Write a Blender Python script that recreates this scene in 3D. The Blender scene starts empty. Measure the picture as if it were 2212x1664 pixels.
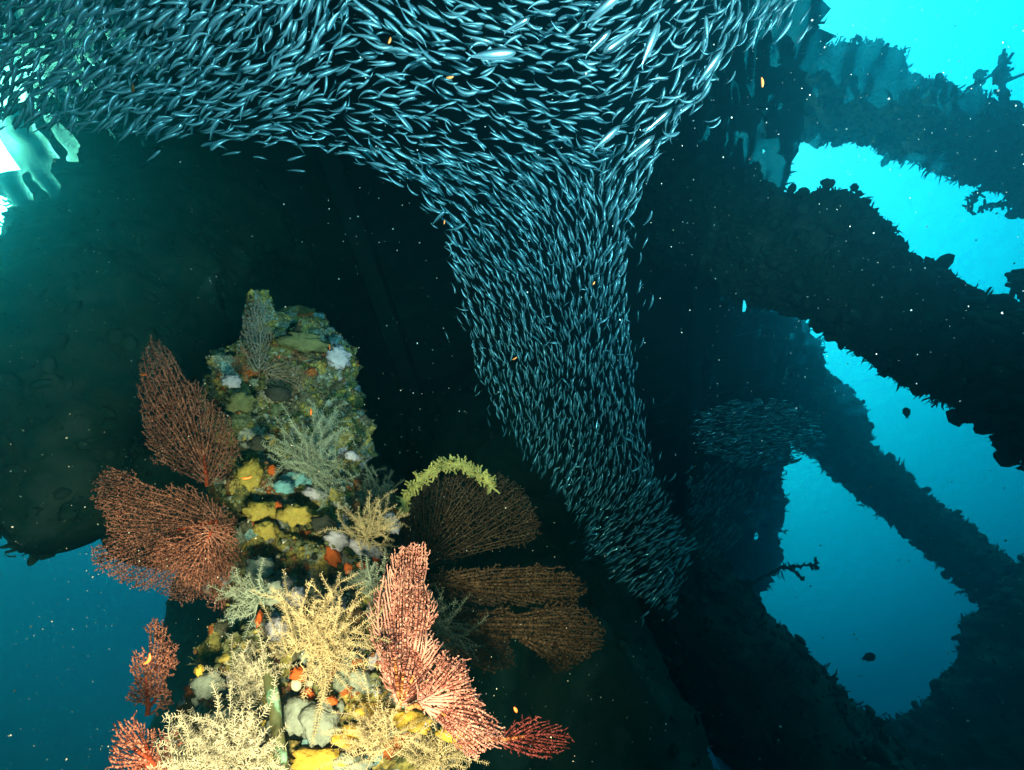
import bpy, bmesh, math, random
import numpy as np
from mathutils import Vector, Matrix, noise as mnoise

random.seed(7)
rng = np.random.default_rng(7)
S = bpy.context.scene
COL = S.collection

# ------------------------------------------------------------------ camera
FPX = 1106.0                       # focal length in the 2212 px wide working frame
_up = np.array([-156., 752., -1106.]); _up /= np.linalg.norm(_up)
_Fz = -_up[2]; _Fh = math.sqrt(1 - _Fz * _Fz)
CF = np.array([0., _Fh, _Fz])
_b = -_up[0] * _Fz / _Fh
CX = np.array([math.sqrt(1 - _b * _b - _up[0] ** 2), _b, _up[0]])
CY = np.cross(-CF, CX)
cam = bpy.data.cameras.new('camera')
cam.sensor_width = 36.0; cam.lens = 18.0; cam.clip_start = 0.02; cam.clip_end = 500
camo = bpy.data.objects.new('camera', cam); COL.objects.link(camo)
camo.matrix_world = Matrix(((CX[0], CY[0], -CF[0], 0), (CX[1], CY[1], -CF[1], 0), (CX[2], CY[2], -CF[2], 0), (0, 0, 0, 1)))
S.camera = camo

def ray(x, y):
    v = (x - 1106.0) * CX + (832.0 - y) * CY + FPX * CF
    return v / np.linalg.norm(v)
def at(x, y, d):                   # a point in the water, d metres away in the direction of a spot in the photograph
    return ray(x, y) * d
def at_h(x, y, h):                 # the same with the horizontal distance fixed
    v = ray(x, y); return v * (h / math.hypot(v[0], v[1]))
def rays(P):
    P = np.asarray(P, float)
    v = (P[:, :1] - 1106.0) * CX + (832.0 - P[:, 1:2]) * CY + FPX * CF
    return v / np.linalg.norm(v, axis=1, keepdims=True)

# ------------------------------------------------------------------ world: daylight that has come down through the sea
SUN_EL, SUN_AZ = math.radians(52), math.radians(-84)      # azimuth from +Y towards +X
W = bpy.data.worlds.new('World'); S.world = W; W.use_nodes = True
nt = W.node_tree; nt.nodes.clear()
def nn(t, tp, **kw):
    n = t.nodes.new(tp)
    for k, v in kw.items(): setattr(n, k, v)
    return n
tc = nn(nt, 'ShaderNodeTexCoord')
sep = nn(nt, 'ShaderNodeSeparateXYZ'); nt.links.new(tc.outputs['Generated'], sep.inputs[0])
ramp = nn(nt, 'ShaderNodeValToRGB')
cr = ramp.color_ramp
stops = [(0.0, (0.0004, 0.001, 0.003)), (0.16, (0.0006, 0.002, 0.006)), (0.25, (0.001, 0.004, 0.012)), (0.31, (0.001, 0.03, 0.05)), (0.385, (0.001, 0.21, 0.26)),
         (0.50, (0.004, 0.44, 0.50)), (0.66, (0.08, 0.90, 0.94)), (0.78, (0.25, 1.0, 1.0)), (1.0, (0.8, 1.0, 1.0))]
while len(cr.elements) < len(stops): cr.elements.new(0.5)
for e, (p, c) in zip(cr.elements, stops): e.position = p; e.color = (*c, 1)
nt.links.new(sep.outputs['Z'], ramp.inputs[0])
mr = nn(nt, 'ShaderNodeMapRange', interpolation_type='SMOOTHSTEP')       # background light tinted by side: full towards +X, dim blue towards -X
mr.inputs[1].default_value = -0.35; mr.inputs[2].default_value = 0.35; mr.inputs[3].default_value = 0.0; mr.inputs[4].default_value = 1.0
nt.links.new(sep.outputs['X'], mr.inputs[0])
mul = nn(nt, 'ShaderNodeMixRGB', blend_type='MULTIPLY'); mul.inputs[0].default_value = 1
sidec = nn(nt, 'ShaderNodeMixRGB'); sidec.inputs[1].default_value = (0.5, 0.045, 0.12, 1); sidec.inputs[2].default_value = (1, 1, 1, 1)
nt.links.new(mr.outputs[0], sidec.inputs[0])
nt.links.new(ramp.outputs[0], mul.inputs[1]); nt.links.new(sidec.outputs[0], mul.inputs[2])
bg1 = nn(nt, 'ShaderNodeBackground'); bg1.inputs[1].default_value = 3.0
nt.links.new(mul.outputs[0], bg1.inputs[0])
# glow of the sun seen through the surface
sd = (math.cos(SUN_EL) * math.sin(SUN_AZ), math.cos(SUN_EL) * math.cos(SUN_AZ), math.sin(SUN_EL))
dot = nn(nt, 'ShaderNodeVectorMath', operation='DOT_PRODUCT'); dot.inputs[1].default_value = sd
nt.links.new(tc.outputs['Generated'], dot.inputs[0])
mx = nn(nt, 'ShaderNodeMath', operation='MAXIMUM'); mx.inputs[1].default_value = 0; nt.links.new(dot.outputs['Value'], mx.inputs[0])
pw = nn(nt, 'ShaderNodeMath', operation='POWER'); pw.inputs[1].default_value = 130; nt.links.new(mx.outputs[0], pw.inputs[0])
ml = nn(nt, 'ShaderNodeMath', operation='MULTIPLY'); ml.inputs[1].default_value = 52.0; nt.links.new(pw.outputs[0], ml.inputs[0])
bg2 = nn(nt, 'ShaderNodeBackground'); bg2.inputs[0].default_value = (1.0, 0.80, 0.45, 1); nt.links.new(ml.outputs[0], bg2.inputs[1])
# the sky itself, tinted by the water
sky = nn(nt, 'ShaderNodeTexSky', sky_type='NISHITA', sun_disc=False)
sky.sun_elevation = SUN_EL; sky.sun_rotation = SUN_AZ
tint = nn(nt, 'ShaderNodeMixRGB', blend_type='MULTIPLY'); tint.inputs[0].default_value = 1; tint.inputs[2].default_value = (0.5, 0.9, 1.0, 1)
nt.links.new(sky.outputs[0], tint.inputs[1])
upm = nn(nt, 'ShaderNodeMapRange'); upm.inputs[1].default_value = 0.5; upm.inputs[2].default_value = 0.9; upm.inputs[3].default_value = 0; upm.inputs[4].default_value = 0.06
nt.links.new(sep.outputs['Z'], upm.inputs[0])
bg3 = nn(nt, 'ShaderNodeBackground'); nt.links.new(tint.outputs[0], bg3.inputs[0]); nt.links.new(upm.outputs[0], bg3.inputs[1])
a1 = nn(nt, 'ShaderNodeAddShader'); a2 = nn(nt, 'ShaderNodeAddShader'); wo = nn(nt, 'ShaderNodeOutputWorld')
nt.links.new(bg1.outputs[0], a1.inputs[0]); nt.links.new(bg2.outputs[0], a1.inputs[1])
nt.links.new(a1.outputs[0], a2.inputs[0]); nt.links.new(bg3.outputs[0], a2.inputs[1]); nt.links.new(a2.outputs[0], wo.inputs[0])

sun = bpy.data.lights.new('sun', 'SUN'); sun.energy = 0.5; sun.angle = math.radians(10); sun.color = (1, 0.96, 0.88)
suno = bpy.data.objects.new('sun', sun); COL.objects.link(suno)
suno.rotation_euler = Vector((-sd[0], -sd[1], -sd[2])).to_track_quat('-Z', 'Y').to_euler()

# the diver's lamp beside the camera: the photograph shows its light on the corals
def lamp(name, loc, target, energy, angle, color, size):
    l = bpy.data.lights.new(name, 'SPOT'); l.energy = energy; l.spot_size = math.radians(angle); l.spot_blend = 0.8
    l.shadow_soft_size = size; l.color = color
    o = bpy.data.objects.new(name, l); COL.objects.link(o); o.location = loc
    o.rotation_euler = (Vector(target) - Vector(loc)).to_track_quat('-Z', 'Y').to_euler()
    return o
LAMP = -0.06 * CX - 0.26 * CY + 0.02 * CF
lamp('dive_lamp', LAMP, at(640, 1400, 1.0), 112, 82, (1.0, 0.71, 0.44), 0.05)
LAMP2 = 0.30 * CX + 0.10 * CY + 0.02 * CF
lamp('dive_lamp', LAMP2, at(1250, 220, 1.2), 118, 96, (0.58, 0.92, 1.0), 0.03)

S.view_settings.view_transform = 'Standard'; S.view_settings.look = 'None'
S.view_settings.exposure = 0.0; S.view_settings.gamma = 1.0; S.view_settings.use_curve_mapping = False
S.render.engine = 'CYCLES'
cy = S.cycles
cy.use_denoising = True; cy.max_bounces = 8; cy.diffuse_bounces = 2; cy.glossy_bounces = 3; cy.transmission_bounces = 4
cy.transparent_max_bounces = 10; cy.volume_bounces = 0; cy.sample_clamp_indirect = 4.0; cy.caustics_reflective = False; cy.caustics_refractive = False

# ------------------------------------------------------------------ materials
MATS = {}
def mat(name, stops, scale=8.0, rough=0.8, bump=0.3, bscale=None, detail=5.0, spec=0.3, metallic=0.0, dist=0.0, sheen=0.0, trans=0.0, bdist=0.01):
    if name in MATS: return MATS[name]
    m = bpy.data.materials.new(name); m.use_nodes = True; MATS[name] = m
    t = m.node_tree; p = t.nodes['Principled BSDF']
    p.inputs['Roughness'].default_value = rough; p.inputs['Metallic'].default_value = metallic
    p.inputs['Specular IOR Level'].default_value = spec
    co = nn(t, 'ShaderNodeTexCoord')
    if len(stops) == 1: p.inputs['Base Color'].default_value = (*stops[0][1], 1)
    else:
        nz = nn(t, 'ShaderNodeTexNoise'); nz.inputs['Scale'].default_value = scale; nz.inputs['Detail'].default_value = detail; nz.inputs['Distortion'].default_value = dist
        t.links.new(co.outputs['Object'], nz.inputs['Vector'])
        r = nn(t, 'ShaderNodeValToRGB')
        while len(r.color_ramp.elements) < len(stops): r.color_ramp.elements.new(0.5)
        for e, (q, c) in zip(r.color_ramp.elements, stops): e.position = q; e.color = (*c, 1)
        t.links.new(nz.outputs[0], r.inputs[0]); t.links.new(r.outputs[0], p.inputs['Base Color'])
    if bump:
        n2 = nn(t, 'ShaderNodeTexNoise'); n2.inputs['Scale'].default_value = bscale or scale * 6; n2.inputs['Detail'].default_value = 4
        t.links.new(co.outputs['Object'], n2.inputs['Vector'])
        b = nn(t, 'ShaderNodeBump'); b.inputs['Strength'].default_value = bump; b.inputs['Distance'].default_value = bdist
        t.links.new(n2.outputs[0], b.inputs['Height']); t.links.new(b.outputs[0], p.inputs['Normal'])
    return m

M_pile = mat('pile_growth', [(0.3, (0.035, 0.05, 0.03)), (0.45, (0.12, 0.105, 0.06)), (0.55, (0.06, 0.085, 0.05)), (0.68, (0.20, 0.17, 0.125)), (0.8, (0.09, 0.065, 0.055))], 3.5, 0.9, 0.6, 30)
M_wood = mat('weathered_wood', [(0.3, (0.05, 0.04, 0.03)), (0.7, (0.12, 0.10, 0.08))], 2.0, 0.85, 0.4, 14)
M_sand = mat('sand', [(0.35, (0.22, 0.20, 0.16)), (0.65, (0.34, 0.31, 0.26))], 0.8, 0.95, 0.5, 12)

# ------------------------------------------------------------------ helpers
def tag(o, label=None, cat=None, group=None, kind=None):
    if label: o['label'] = label
    if cat: o['category'] = cat
    if group: o['group'] = group
    if kind: o['kind'] = kind
    return o
def link(name, me, parent=None, loc=(0, 0, 0)):
    o = bpy.data.objects.new(name, me); COL.objects.link(o)
    o.location = loc
    if parent is not None: o.parent = parent
    return o
def empty(name, loc): return link(name, None, None, loc)
def np_mesh(name, V, Fc, m=None, smooth=True):
    """V (n,3), Fc (k,3) or (k,4) or a list of arrays of faces"""
    me = bpy.data.meshes.new(name)
    if not isinstance(Fc, (list, tuple)): Fc = [Fc]
    Fc = [np.asarray(f, np.int32) for f in Fc if len(f)]
    V = np.asarray(V, np.float32)
    me.vertices.add(len(V)); me.vertices.foreach_set('co', V.ravel())
    tot = np.concatenate([np.full(len(f), f.shape[1], np.int32) for f in Fc])
    idx = np.concatenate([f.ravel() for f in Fc])
    me.loops.add(len(idx)); me.loops.foreach_set('vertex_index', idx)
    me.polygons.add(len(tot)); st = np.zeros(len(tot), np.int32); st[1:] = np.cumsum(tot)[:-1]
    me.polygons.foreach_set('loop_start', st); me.polygons.foreach_set('loop_total', tot)
    me.polygons.foreach_set('use_smooth', np.full(len(tot), smooth))
    if m is not None:
        for q in (m if isinstance(m, (list, tuple)) else [m]): me.materials.append(q)
    me.update(calc_edges=True); me.validate()
    return me
def nz3(p, s, o=4):
    return mnoise.fractal(Vector((p[0] * s, p[1] * s, p[2] * s)), 0.9, 2.1, o)
_ico = bmesh.new(); bmesh.ops.create_icosphere(_ico, subdivisions=2, radius=1)
ICO_V = np.array([v.co[:] for v in _ico.verts]); ICO_F = np.array([[v.index for v in f.verts] for f in _ico.faces]); _ico.free()
_ico = bmesh.new(); bmesh.ops.create_icosphere(_ico, subdivisions=3, radius=1)
ICO3_V = np.array([v.co[:] for v in _ico.verts]); ICO3_F = np.array([[v.index for v in f.verts] for f in _ico.faces]); _ico.free()
def frame_of(n):
    n = n / np.linalg.norm(n); a = np.array([0., 0, 1]) if abs(n[2]) < 0.9 else np.array([1., 0, 0])
    u = np.cross(a, n); u /= np.linalg.norm(u); return u, np.cross(n, u), n

def tube_body(axis, rad, nu=56, nv=90, lump=0.25, ls=2.2, seed=0.0):
    """a lumpy column along axis points; returns V, F, and the surface points with normals"""
    axis = np.asarray(axis, float); rad = np.asarray(rad, float)
    L = np.concatenate([[0], np.cumsum(np.linalg.norm(np.diff(axis, axis=0), axis=1))]); t = np.linspace(0, L[-1], nv)
    A = np.stack([np.interp(t, L, axis[:, k]) for k in range(3)], 1); R = np.interp(t, L, rad)
    k = np.array([1, 2, 3, 2, 1.]); k /= k.sum(); R = np.convolve(np.pad(R, 2, mode='edge'), k, 'valid')
    T = np.gradient(A, axis=0); V = np.zeros((nv, nu, 3)); N = np.zeros((nv, nu, 3))
    ref = None
    for i in range(nv):
        u, w, n = frame_of(T[i])
        if ref is not None:
            u = ref - n * np.dot(ref, n); u /= np.linalg.norm(u); w = np.cross(n, u)
        ref = u
        a = np.linspace(0, 2 * math.pi, nu, endpoint=False)
        d = np.cos(a)[:, None] * u + np.sin(a)[:, None] * w
        for j in range(nu):
            p = A[i] + d[j] * R[i]
            h = nz3(p + seed, ls / max(R.max(), .1) * 0.5, 5) + .35 * nz3(p + seed * 2, ls * 3.1 / max(R.max(), .1) * .5, 3)
            V[i, j] = A[i] + d[j] * R[i] * (1 + lump * h)
        N[i] = d
    I = np.arange(nv * nu).reshape(nv, nu); J = np.roll(I, -1, 1)
    F4 = np.stack([I[:-1], J[:-1], J[1:], I[1:]], -1).reshape(-1, 4)
    VV = V.reshape(-1, 3)
    c0, c1 = len(VV), len(VV) + 1
    VV = np.vstack([VV, A[0], A[-1]])
    caps = np.concatenate([np.stack([np.full(nu, c0), J[0], I[0]], 1), np.stack([np.full(nu, c1), I[-1], J[-1]], 1)])
    return VV, [F4, caps], V.reshape(-1, 3), N.reshape(-1, 3)

def frames(N):
    N = N / np.linalg.norm(N, axis=1, keepdims=True)
    a = np.where(np.abs(N[:, 2:]) < 0.9, np.array([[0., 0, 1]]), np.array([[1., 0, 0]]))
    u = np.cross(a, N); u /= np.linalg.norm(u, axis=1, keepdims=True)
    return u, np.cross(N, u), N
def clumps(P, N, n, smin, smax, seed, jag=0.3, ii=None, lift=0.25):
    """many small uneven growths sitting on a surface, as one mesh's arrays"""
    r = np.random.default_rng(seed)
    if ii is None: ii = r.integers(0, len(P), n)
    n = len(ii); k = len(ICO_V)
    s = smin + (smax - smin) * r.random(n) ** 3.2
    u, w, m = frames(N[ii] + r.normal(0, .35, (n, 3)))
    sc = s[:, None] * (0.6 + 0.8 * r.random((n, 3))); sc[:, 2] *= (0.5 + .7 * r.random(n) ** 2)
    v = ICO_V[None] * (1 + jag * .5 * np.clip(r.normal(0, 1, (n, k, 1)), -1.6, 1.6)) * sc[:, None]
    base = P[ii] + r.normal(0, 1, (n, 3)) * s[:, None] * .5
    VV = base[:, None] + v[:, :, :1] * u[:, None] + v[:, :, 1:2] * w[:, None] + (v[:, :, 2:] + lift * s[:, None, None]) * m[:, None]
    FF = (ICO_F[None] + (np.arange(n) * k)[:, None, None]).reshape(-1, 3)
    return VV.reshape(-1, 3), FF
_TF = np.array([q for (i, j) in ((0, 1), (1, 2), (2, 0)) for q in ((i, j, 3 + j), (i, 3 + j, 3 + i), (3 + i, 3 + j, 6))])
def tufts(P, N, n, lmin, lmax, seed, blades=5, wd=0.12):
    """ragged weed and hydroid tufts: bunches of thin tapering spikes"""
    r = np.random.default_rng(seed)
    ii = np.repeat(r.integers(0, len(P), n), blades); L = np.repeat(lmin + (lmax - lmin) * r.random(n) ** 4, blades)[:, None]
    n = len(ii)
    u, w, d = frames(N[ii] + r.normal(0, .55, (n, 3))); l = L * r.uniform(.5, 1, (n, 1)); h = l * wd
    base = P[ii] - .15 * l * d + r.normal(0, .25, (n, 3)) * L
    mid = base + d * l * .6 + r.normal(0, .08, (n, 3)) * l; tip = base + d * l + r.normal(0, .16, (n, 3)) * l
    VV = np.stack([base + u * h, base - .5 * u * h + .87 * w * h, base - .5 * u * h - .87 * w * h,
                   mid + u * h * .8, mid - .4 * u * h + .7 * w * h, mid - .4 * u * h - .7 * w * h, tip], 1)
    return VV.reshape(-1, 3), (_TF[None] + (np.arange(n) * 7)[:, None, None]).reshape(-1, 3)

# ------------------------------------------------------------------ setting: seabed, sea surface, haze
SURF = 3.0
g = np.linspace(-30, 30, 61)
GX, GY = np.meshgrid(g, g)
GZ = -4.2 + 0.25 * np.sin(GX * .7 + GY * .3) * np.cos(GY * .5)
I = np.arange(61 * 61).reshape(61, 61)
GF = np.stack([I[:-1, :-1], I[:-1, 1:], I[1:, 1:], I[1:, :-1]], -1).reshape(-1, 4)
tag(link('seabed', np_mesh('seabed', np.stack([GX, GY, GZ], -1).reshape(-1, 3), GF, M_sand)), 'pale sandy seabed far below the jetty', None, None, 'structure')

# rippled underside of the sea
NW = 520
gx = np.linspace(-12, 12, NW); gx = gx * (.35 + .65 * (gx / 12) ** 2); gy = np.linspace(-12, 12, NW); gy = gy * (.35 + .65 * (gy / 12) ** 2) + 5
GX, GY = np.meshgrid(gx, gy)
Z = np.zeros_like(GX)
for k in range(26):
    lam = 0.16 * 1.16 ** k if k < 20 else 1.2 * rng.uniform(.7, 1.4)
    th = rng.normal(0.5, 0.7); ph = rng.uniform(0, 6.28)
    Z += 0.0105 * lam ** 0.9 * np.sin((GX * math.cos(th) + GY * math.sin(th)) * 2 * math.pi / lam + ph + 0.6 * np.sin(GX * 1.3 + k) * np.cos(GY * 1.1 - k))
for k in range(12):
    lam = rng.uniform(.07, .17); th = rng.normal(.5, .9); ph = rng.uniform(0, 6.28)
    Z += .14 * lam / 6.28 * np.sin((GX * math.cos(th) + GY * math.sin(th)) * 6.2832 / lam + ph + 1.2 * np.sin(GX * 2.3 + k) * np.cos(GY * 2.1 - 2 * k))
I = np.arange(NW * NW).reshape(NW, NW)
GF = np.stack([I[:-1, :-1], I[:-1, 1:], I[1:, 1:], I[1:, :-1]], -1).reshape(-1, 4)
ms = bpy.data.materials.new('sea_surface'); ms.use_nodes = True; t = ms.node_tree; t.nodes.clear()
rf = nn(t, 'ShaderNodeBsdfGlass'); rf.inputs['IOR'].default_value = 1.33; rf.inputs['Roughness'].default_value = 0.0
tr = nn(t, 'ShaderNodeBsdfTransparent'); mxs = nn(t, 'ShaderNodeMixShader'); mxs.inputs[0].default_value = 0.12; mo = nn(t, 'ShaderNodeOutputMaterial')
t.links.new(tr.outputs[0], mxs.inputs[1]); t.links.new(rf.outputs[0], mxs.inputs[2]); t.links.new(mxs.outputs[0], mo.inputs[0])
tag(link('sea_surface', np_mesh('sea_surface', np.stack([GX, GY, Z + SURF], -1).reshape(-1, 3), GF, ms)), 'rippled underside of the sea surface', None, None, 'structure')

bmh = bmesh.new(); bmesh.ops.create_cube(bmh, size=1)
for v in bmh.verts: v.co = Vector((v.co.x * 24, v.co.y * 24 + 6, v.co.z * 12.7 + 1.05))
meh = bpy.data.meshes.new('haze'); bmh.to_mesh(meh); bmh.free()
mh = bpy.data.materials.new('sea_water'); mh.use_nodes = True; t = mh.node_tree; t.nodes.clear()
pv = nn(t, 'ShaderNodeVolumePrincipled'); mo = nn(t, 'ShaderNodeOutputMaterial'); t.links.new(pv.outputs[0], mo.inputs['Volume'])
pv.inputs['Color'].default_value = (0.03, 0.25, 0.33, 1); pv.inputs['Absorption Color'].default_value = (0.0, 0.66, 0.92, 1)
pv.inputs['Density'].default_value = 0.34; pv.inputs['Anisotropy'].default_value = 0.78
meh.materials.append(mh)
hz = tag(link('haze', meh), 'blue green sea water with suspended haze', None, None, 'stuff')

# ------------------------------------------------------------------ jetty deck above the water
DECK_Z = 4.45; DX0, DX1 = -3.3, 2.55
jetty = tag(empty('jetty_deck', (0, 4, DECK_Z)), 'dark plank deck of the jetty overhead above the water', 'jetty')
def box_me(name, sx, sy, sz, m):
    b = bmesh.new(); bmesh.ops.create_cube(b, size=1)
    for v in b.verts: v.co = Vector((v.co.x * sx, v.co.y * sy, v.co.z * sz))
    bmesh.ops.bevel(b, geom=list(b.edges), offset=min(sx, sy, sz) * .08, segments=1, affect='EDGES')
    me = bpy.data.meshes.new(name); b.to_mesh(me); b.free(); me.materials.append(m); return me
plank_me = box_me('plank', DX1 - DX0, 0.2495, 0.05, M_wood); wide_me = box_me('plank', DX1 + .55 - DX0, 0.2495, 0.05, M_wood); short_me = box_me('plank', DX1 + 2.95, 0.2495, 0.05, M_wood)
for k in range(80):
    yw = 4 - 10.0 + .25 * k; j = random.uniform(-.05, .05)
    if yw > 2.9: link('plank', wide_me, jetty, ((DX0 + DX1 + .55) / 2 + j, -10.0 + .25 * k, .13))
    elif yw < -.05: link('plank', short_me, jetty, ((DX1 - 2.95) / 2 + j * .5, -10.0 + .25 * k, .13))
    else: link('plank', plank_me, jetty, ((DX0 + DX1) / 2 + j, -10.0 + 0.25 * k, 0.13))
beam_me = box_me('joist', 0.16, 20.0, 0.22, M_wood)
for x in np.linspace(-2.0, DX1 - .6, 5): link('joist', beam_me, jetty, (x, -0.2, -0.01))

for nm, xe, y0, y1 in (('edge_log', DX1 + .02, -3, 15.5), ('edge_log', DX0 - .02, .3, 15.5)):     # rough encrusted logs along both edges
    yy = np.linspace(y0, y1, 40); a = np.stack([xe + (.55 * np.clip((yy - 2.6) / .6, 0, 1) if xe > 0 else 0) + .10 * np.sin(yy * 2.1) + .06 * np.sin(yy * 5.3 + 1), yy, np.full(40, DECK_Z - .02)], 1)
    V, F, P_, N_ = tube_body(a, .15 + .04 * np.sin(yy * 3.7), nu=20, nv=260, lump=.7, ls=3.0, seed=xe); c_ = np.array([0, 4, DECK_Z]); link(nm, np_mesh(nm, V - c_, F, M_wood), jetty)
    V, F = tufts(P_, N_, 1500, .03, .14, 91); o = link('weed', np_mesh('weed', V - c_, F, M_wood, False), jetty); o['kind'] = 'stuff'

# ------------------------------------------------------------------ piles
def pile(name, pts, h, label, group='encrusted jetty piles', lump=0.22, n_cl=2600, n_tf=4200, cl=(0.008, 0.045), tf=(0.015, 0.09), seed=1, dist=None, m=None):
    ax = []; rd = []
    for k, (x, y, hw) in enumerate(pts):
        p = at(x, y, dist[k]) if dist else at_h(x, y, h)
        d = np.linalg.norm(p); c = np.dot(ray(x, y), CF)
        ax.append(p); rd.append(hw * d * c / FPX)
    ax = np.array(ax); rd = np.array(rd)
    zt = 4.4 if ax[-1][0] < 2.6 else 6.9                       # piles under the deck end at its joists, the outer ones stand above it
    if ax[0][2] > zt:
        k = np.nonzero(ax[:, 2] <= zt)[0][0]; f_ = (ax[k - 1][2] - zt) / (ax[k - 1][2] - ax[k][2])
        ax = np.vstack([ax[k - 1] + (ax[k] - ax[k - 1]) * f_, ax[k:]]); rd = np.concatenate([[rd[k - 1] + (rd[k] - rd[k - 1]) * f_], rd[k:]])
    V, F, P, N = tube_body(ax, rd, lump=lump, seed=seed * 7.3)
    c0 = ax[-1]
    root = tag(empty(name, c0), label, 'pile', group)
    link('shaft', np_mesh('shaft', V - c0, F, m or M_pile), root)
    V2, F2 = clumps(P, N, n_cl, cl[0], cl[1], seed)
    o = link('growth', np_mesh('growth', V2 - c0, F2, m or M_pile), root); o['kind'] = 'stuff'
    V3, F3 = tufts(P, N, n_tf, tf[0], tf[1], seed + 50)
    o = link('weed', np_mesh('weed', V3 - c0, F3, m or M_pile, False), root); o['kind'] = 'stuff'
    return root

pile('jetty_pile', [(1500, 200, 85), (1700, 203, 88), (1855, 208, 88), (1900, 228, 72), (2000, 262, 70), (2110, 305, 74), (2212, 340, 78), (2330, 395, 85), (2500, 480, 100)], 3.9,
     'hazy blue encrusted pile in the upper right corner', seed=1)
pile('jetty_pile', [(1400, 445, 95), (1500, 475, 98), (1650, 530, 116), (1790, 556, 124), (1850, 625, 84), (1960, 698, 96), (2045, 745, 100), (2130, 775, 102), (2212, 802, 114), (2360, 890, 130), (2500, 1000, 150)], 2.2,
     'dark shaggy encrusted pile crossing the right edge, nearest of the right hand row', seed=2, n_cl=5000, n_tf=8000, cl=(.006, .038), tf=(.012, .06))
pile('jetty_pile', [(1480, 710, 80), (1600, 795, 82), (1735, 868, 84), (1788, 922, 76), (1830, 980, 54), (1960, 1098, 48), (2080, 1192, 48), (2212, 1310, 52), (2400, 1480, 58)], 5.8,
     'faint teal pile sloping to the lower right between two bright openings', seed=3)
pile('jetty_pile', [(1230, 1010, 130), (1400, 1240, 130), (1500, 1380, 135), (1620, 1490, 140), (1740, 1610, 140), (1850, 1740, 150), (2000, 1910, 160)], 4.2,
     'black pile below the tip of the fish column, near the bottom edge', seed=4)
pile('added_dark_mass', [(2420, 1240, 130), (2330, 1380, 135), (2250, 1500, 140), (2140, 1640, 140), (2000, 1800, 150)], 5.6,
     'dim blue black added mass closing the bright opening at the bottom right corner', seed=12, n_cl=900, n_tf=900)  # mass added to darken the lower right end of the opening
pile('jetty_pile', [(1020, 760, 170), (1080, 1000, 190), (1150, 1250, 210), (1220, 1500, 230), (1290, 1800, 250)], 3.6,
     'black pile in the shade behind the brown sea fans', seed=5, n_cl=700, n_tf=300)
pile('jetty_pile', [(560, 345, 190), (420, 505, 195), (260, 680, 195), (145, 820, 185), (120, 960, 150), (125, 1080, 110), (130, 1160, 70)], 2.4,
     'broad dark encrusted pile stump at the left edge above blue water', seed=6, n_cl=1500, n_tf=600)
pile('jetty_pile', [(640, 430, 170), (520, 640, 190), (430, 850, 190), (390, 1000, 180), (370, 1100, 150), (360, 1160, 110)], 2.75,
     'added dark pile stump covering the blue gap behind the red sea fans', seed=9, n_cl=700, n_tf=300)  # extra stump, added to darken the blue gap beside the left one
pile('jetty_pile', [(700, 900, 200), (640, 1200, 200), (600, 1500, 210), (560, 1800, 220)], 4.2,
     'black pile hidden in the shade behind the coral covered post', seed=8, n_cl=600, n_tf=300)

# ------------------------------------------------------------------ branching growth
def inside(P, poly):
    x, y = P[:, 0], P[:, 1]; c = np.zeros(len(P), bool); n = len(poly)
    for i in range(n):
        x1, y1 = poly[i]; x2, y2 = poly[i - 1]
        if y1 == y2: continue
        m = ((y1 > y) != (y2 > y)) & (x < (x2 - x1) * (y - y1) / (y2 - y1) + x1); c ^= m
    return c
def sample_poly(poly, n, r):
    p = np.array(poly, float); lo, hi = p.min(0), p.max(0); out = []
    while sum(map(len, out)) < n:
        q = lo + (hi - lo) * r.random((n, 2)); out.append(q[inside(q, poly)])
    return np.concatenate(out)[:n]
def area(poly):
    p = np.array(poly, float); q = np.roll(p, -1, 0); return abs((p[:, 0] * q[:, 1] - q[:, 0] * p[:, 1]).sum()) / 2
def colonize(poly, roots, spacing, step, seed, kill=None, infl=70, iters=220):
    r = np.random.default_rng(seed)
    A = sample_poly(poly, int(area(poly) / spacing ** 2), r)
    A = A + r.normal(0, 6.0, A.shape); kill = kill or step * 1.3
    X = [np.array(q, float) for q in roots]; par = [-1] * len(X)
    near = np.zeros(len(A), int); dist = np.full(len(A), 1e9)
    def upd(i0):
        for i in range(i0, len(X)):
            d = np.hypot(A[:, 0] - X[i][0], A[:, 1] - X[i][1]); m = d < dist; dist[m] = d[m]; near[m] = i
    upd(0)
    for it in range(iters):
        alive = dist > kill
        if not alive.any(): break
        A = A[alive]; near = near[alive]; dist = dist[alive]
        lim = infl if it > 0 else 1e9
        use = dist < lim
        if not use.any(): use = dist <= dist.min() + 1
        Xa = np.array(X); D = A[use] - Xa[near[use]]; D /= np.linalg.norm(D, axis=1, keepdims=True)
        ids, inv = np.unique(near[use], return_inverse=True)
        G = np.zeros((len(ids), 2)); np.add.at(G, inv, D)
        G += r.normal(0, .12, G.shape); nl = np.linalg.norm(G, axis=1, keepdims=True); ok = nl[:, 0] > 1e-3
        i0 = len(X)
        for k in np.nonzero(ok)[0]:
            X.append(Xa[ids[k]] + G[k] / nl[k] * step); par.append(int(ids[k]))
        if len(X) == i0: break
        upd(i0)
    return np.array(X), np.array(par)
def pipe_radii(par, r0, rmax, e=0.42):
    n = len(par); lv = np.zeros(n); hasc = np.zeros(n, bool)
    for i in range(n):
        if par[i] >= 0: hasc[par[i]] = True
    lv[~hasc] = 1
    for i in range(n - 1, -1, -1):
        if par[i] >= 0: lv[par[i]] += lv[i]
    return np.minimum(r0 * np.maximum(lv, 1) ** e, rmax)
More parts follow.
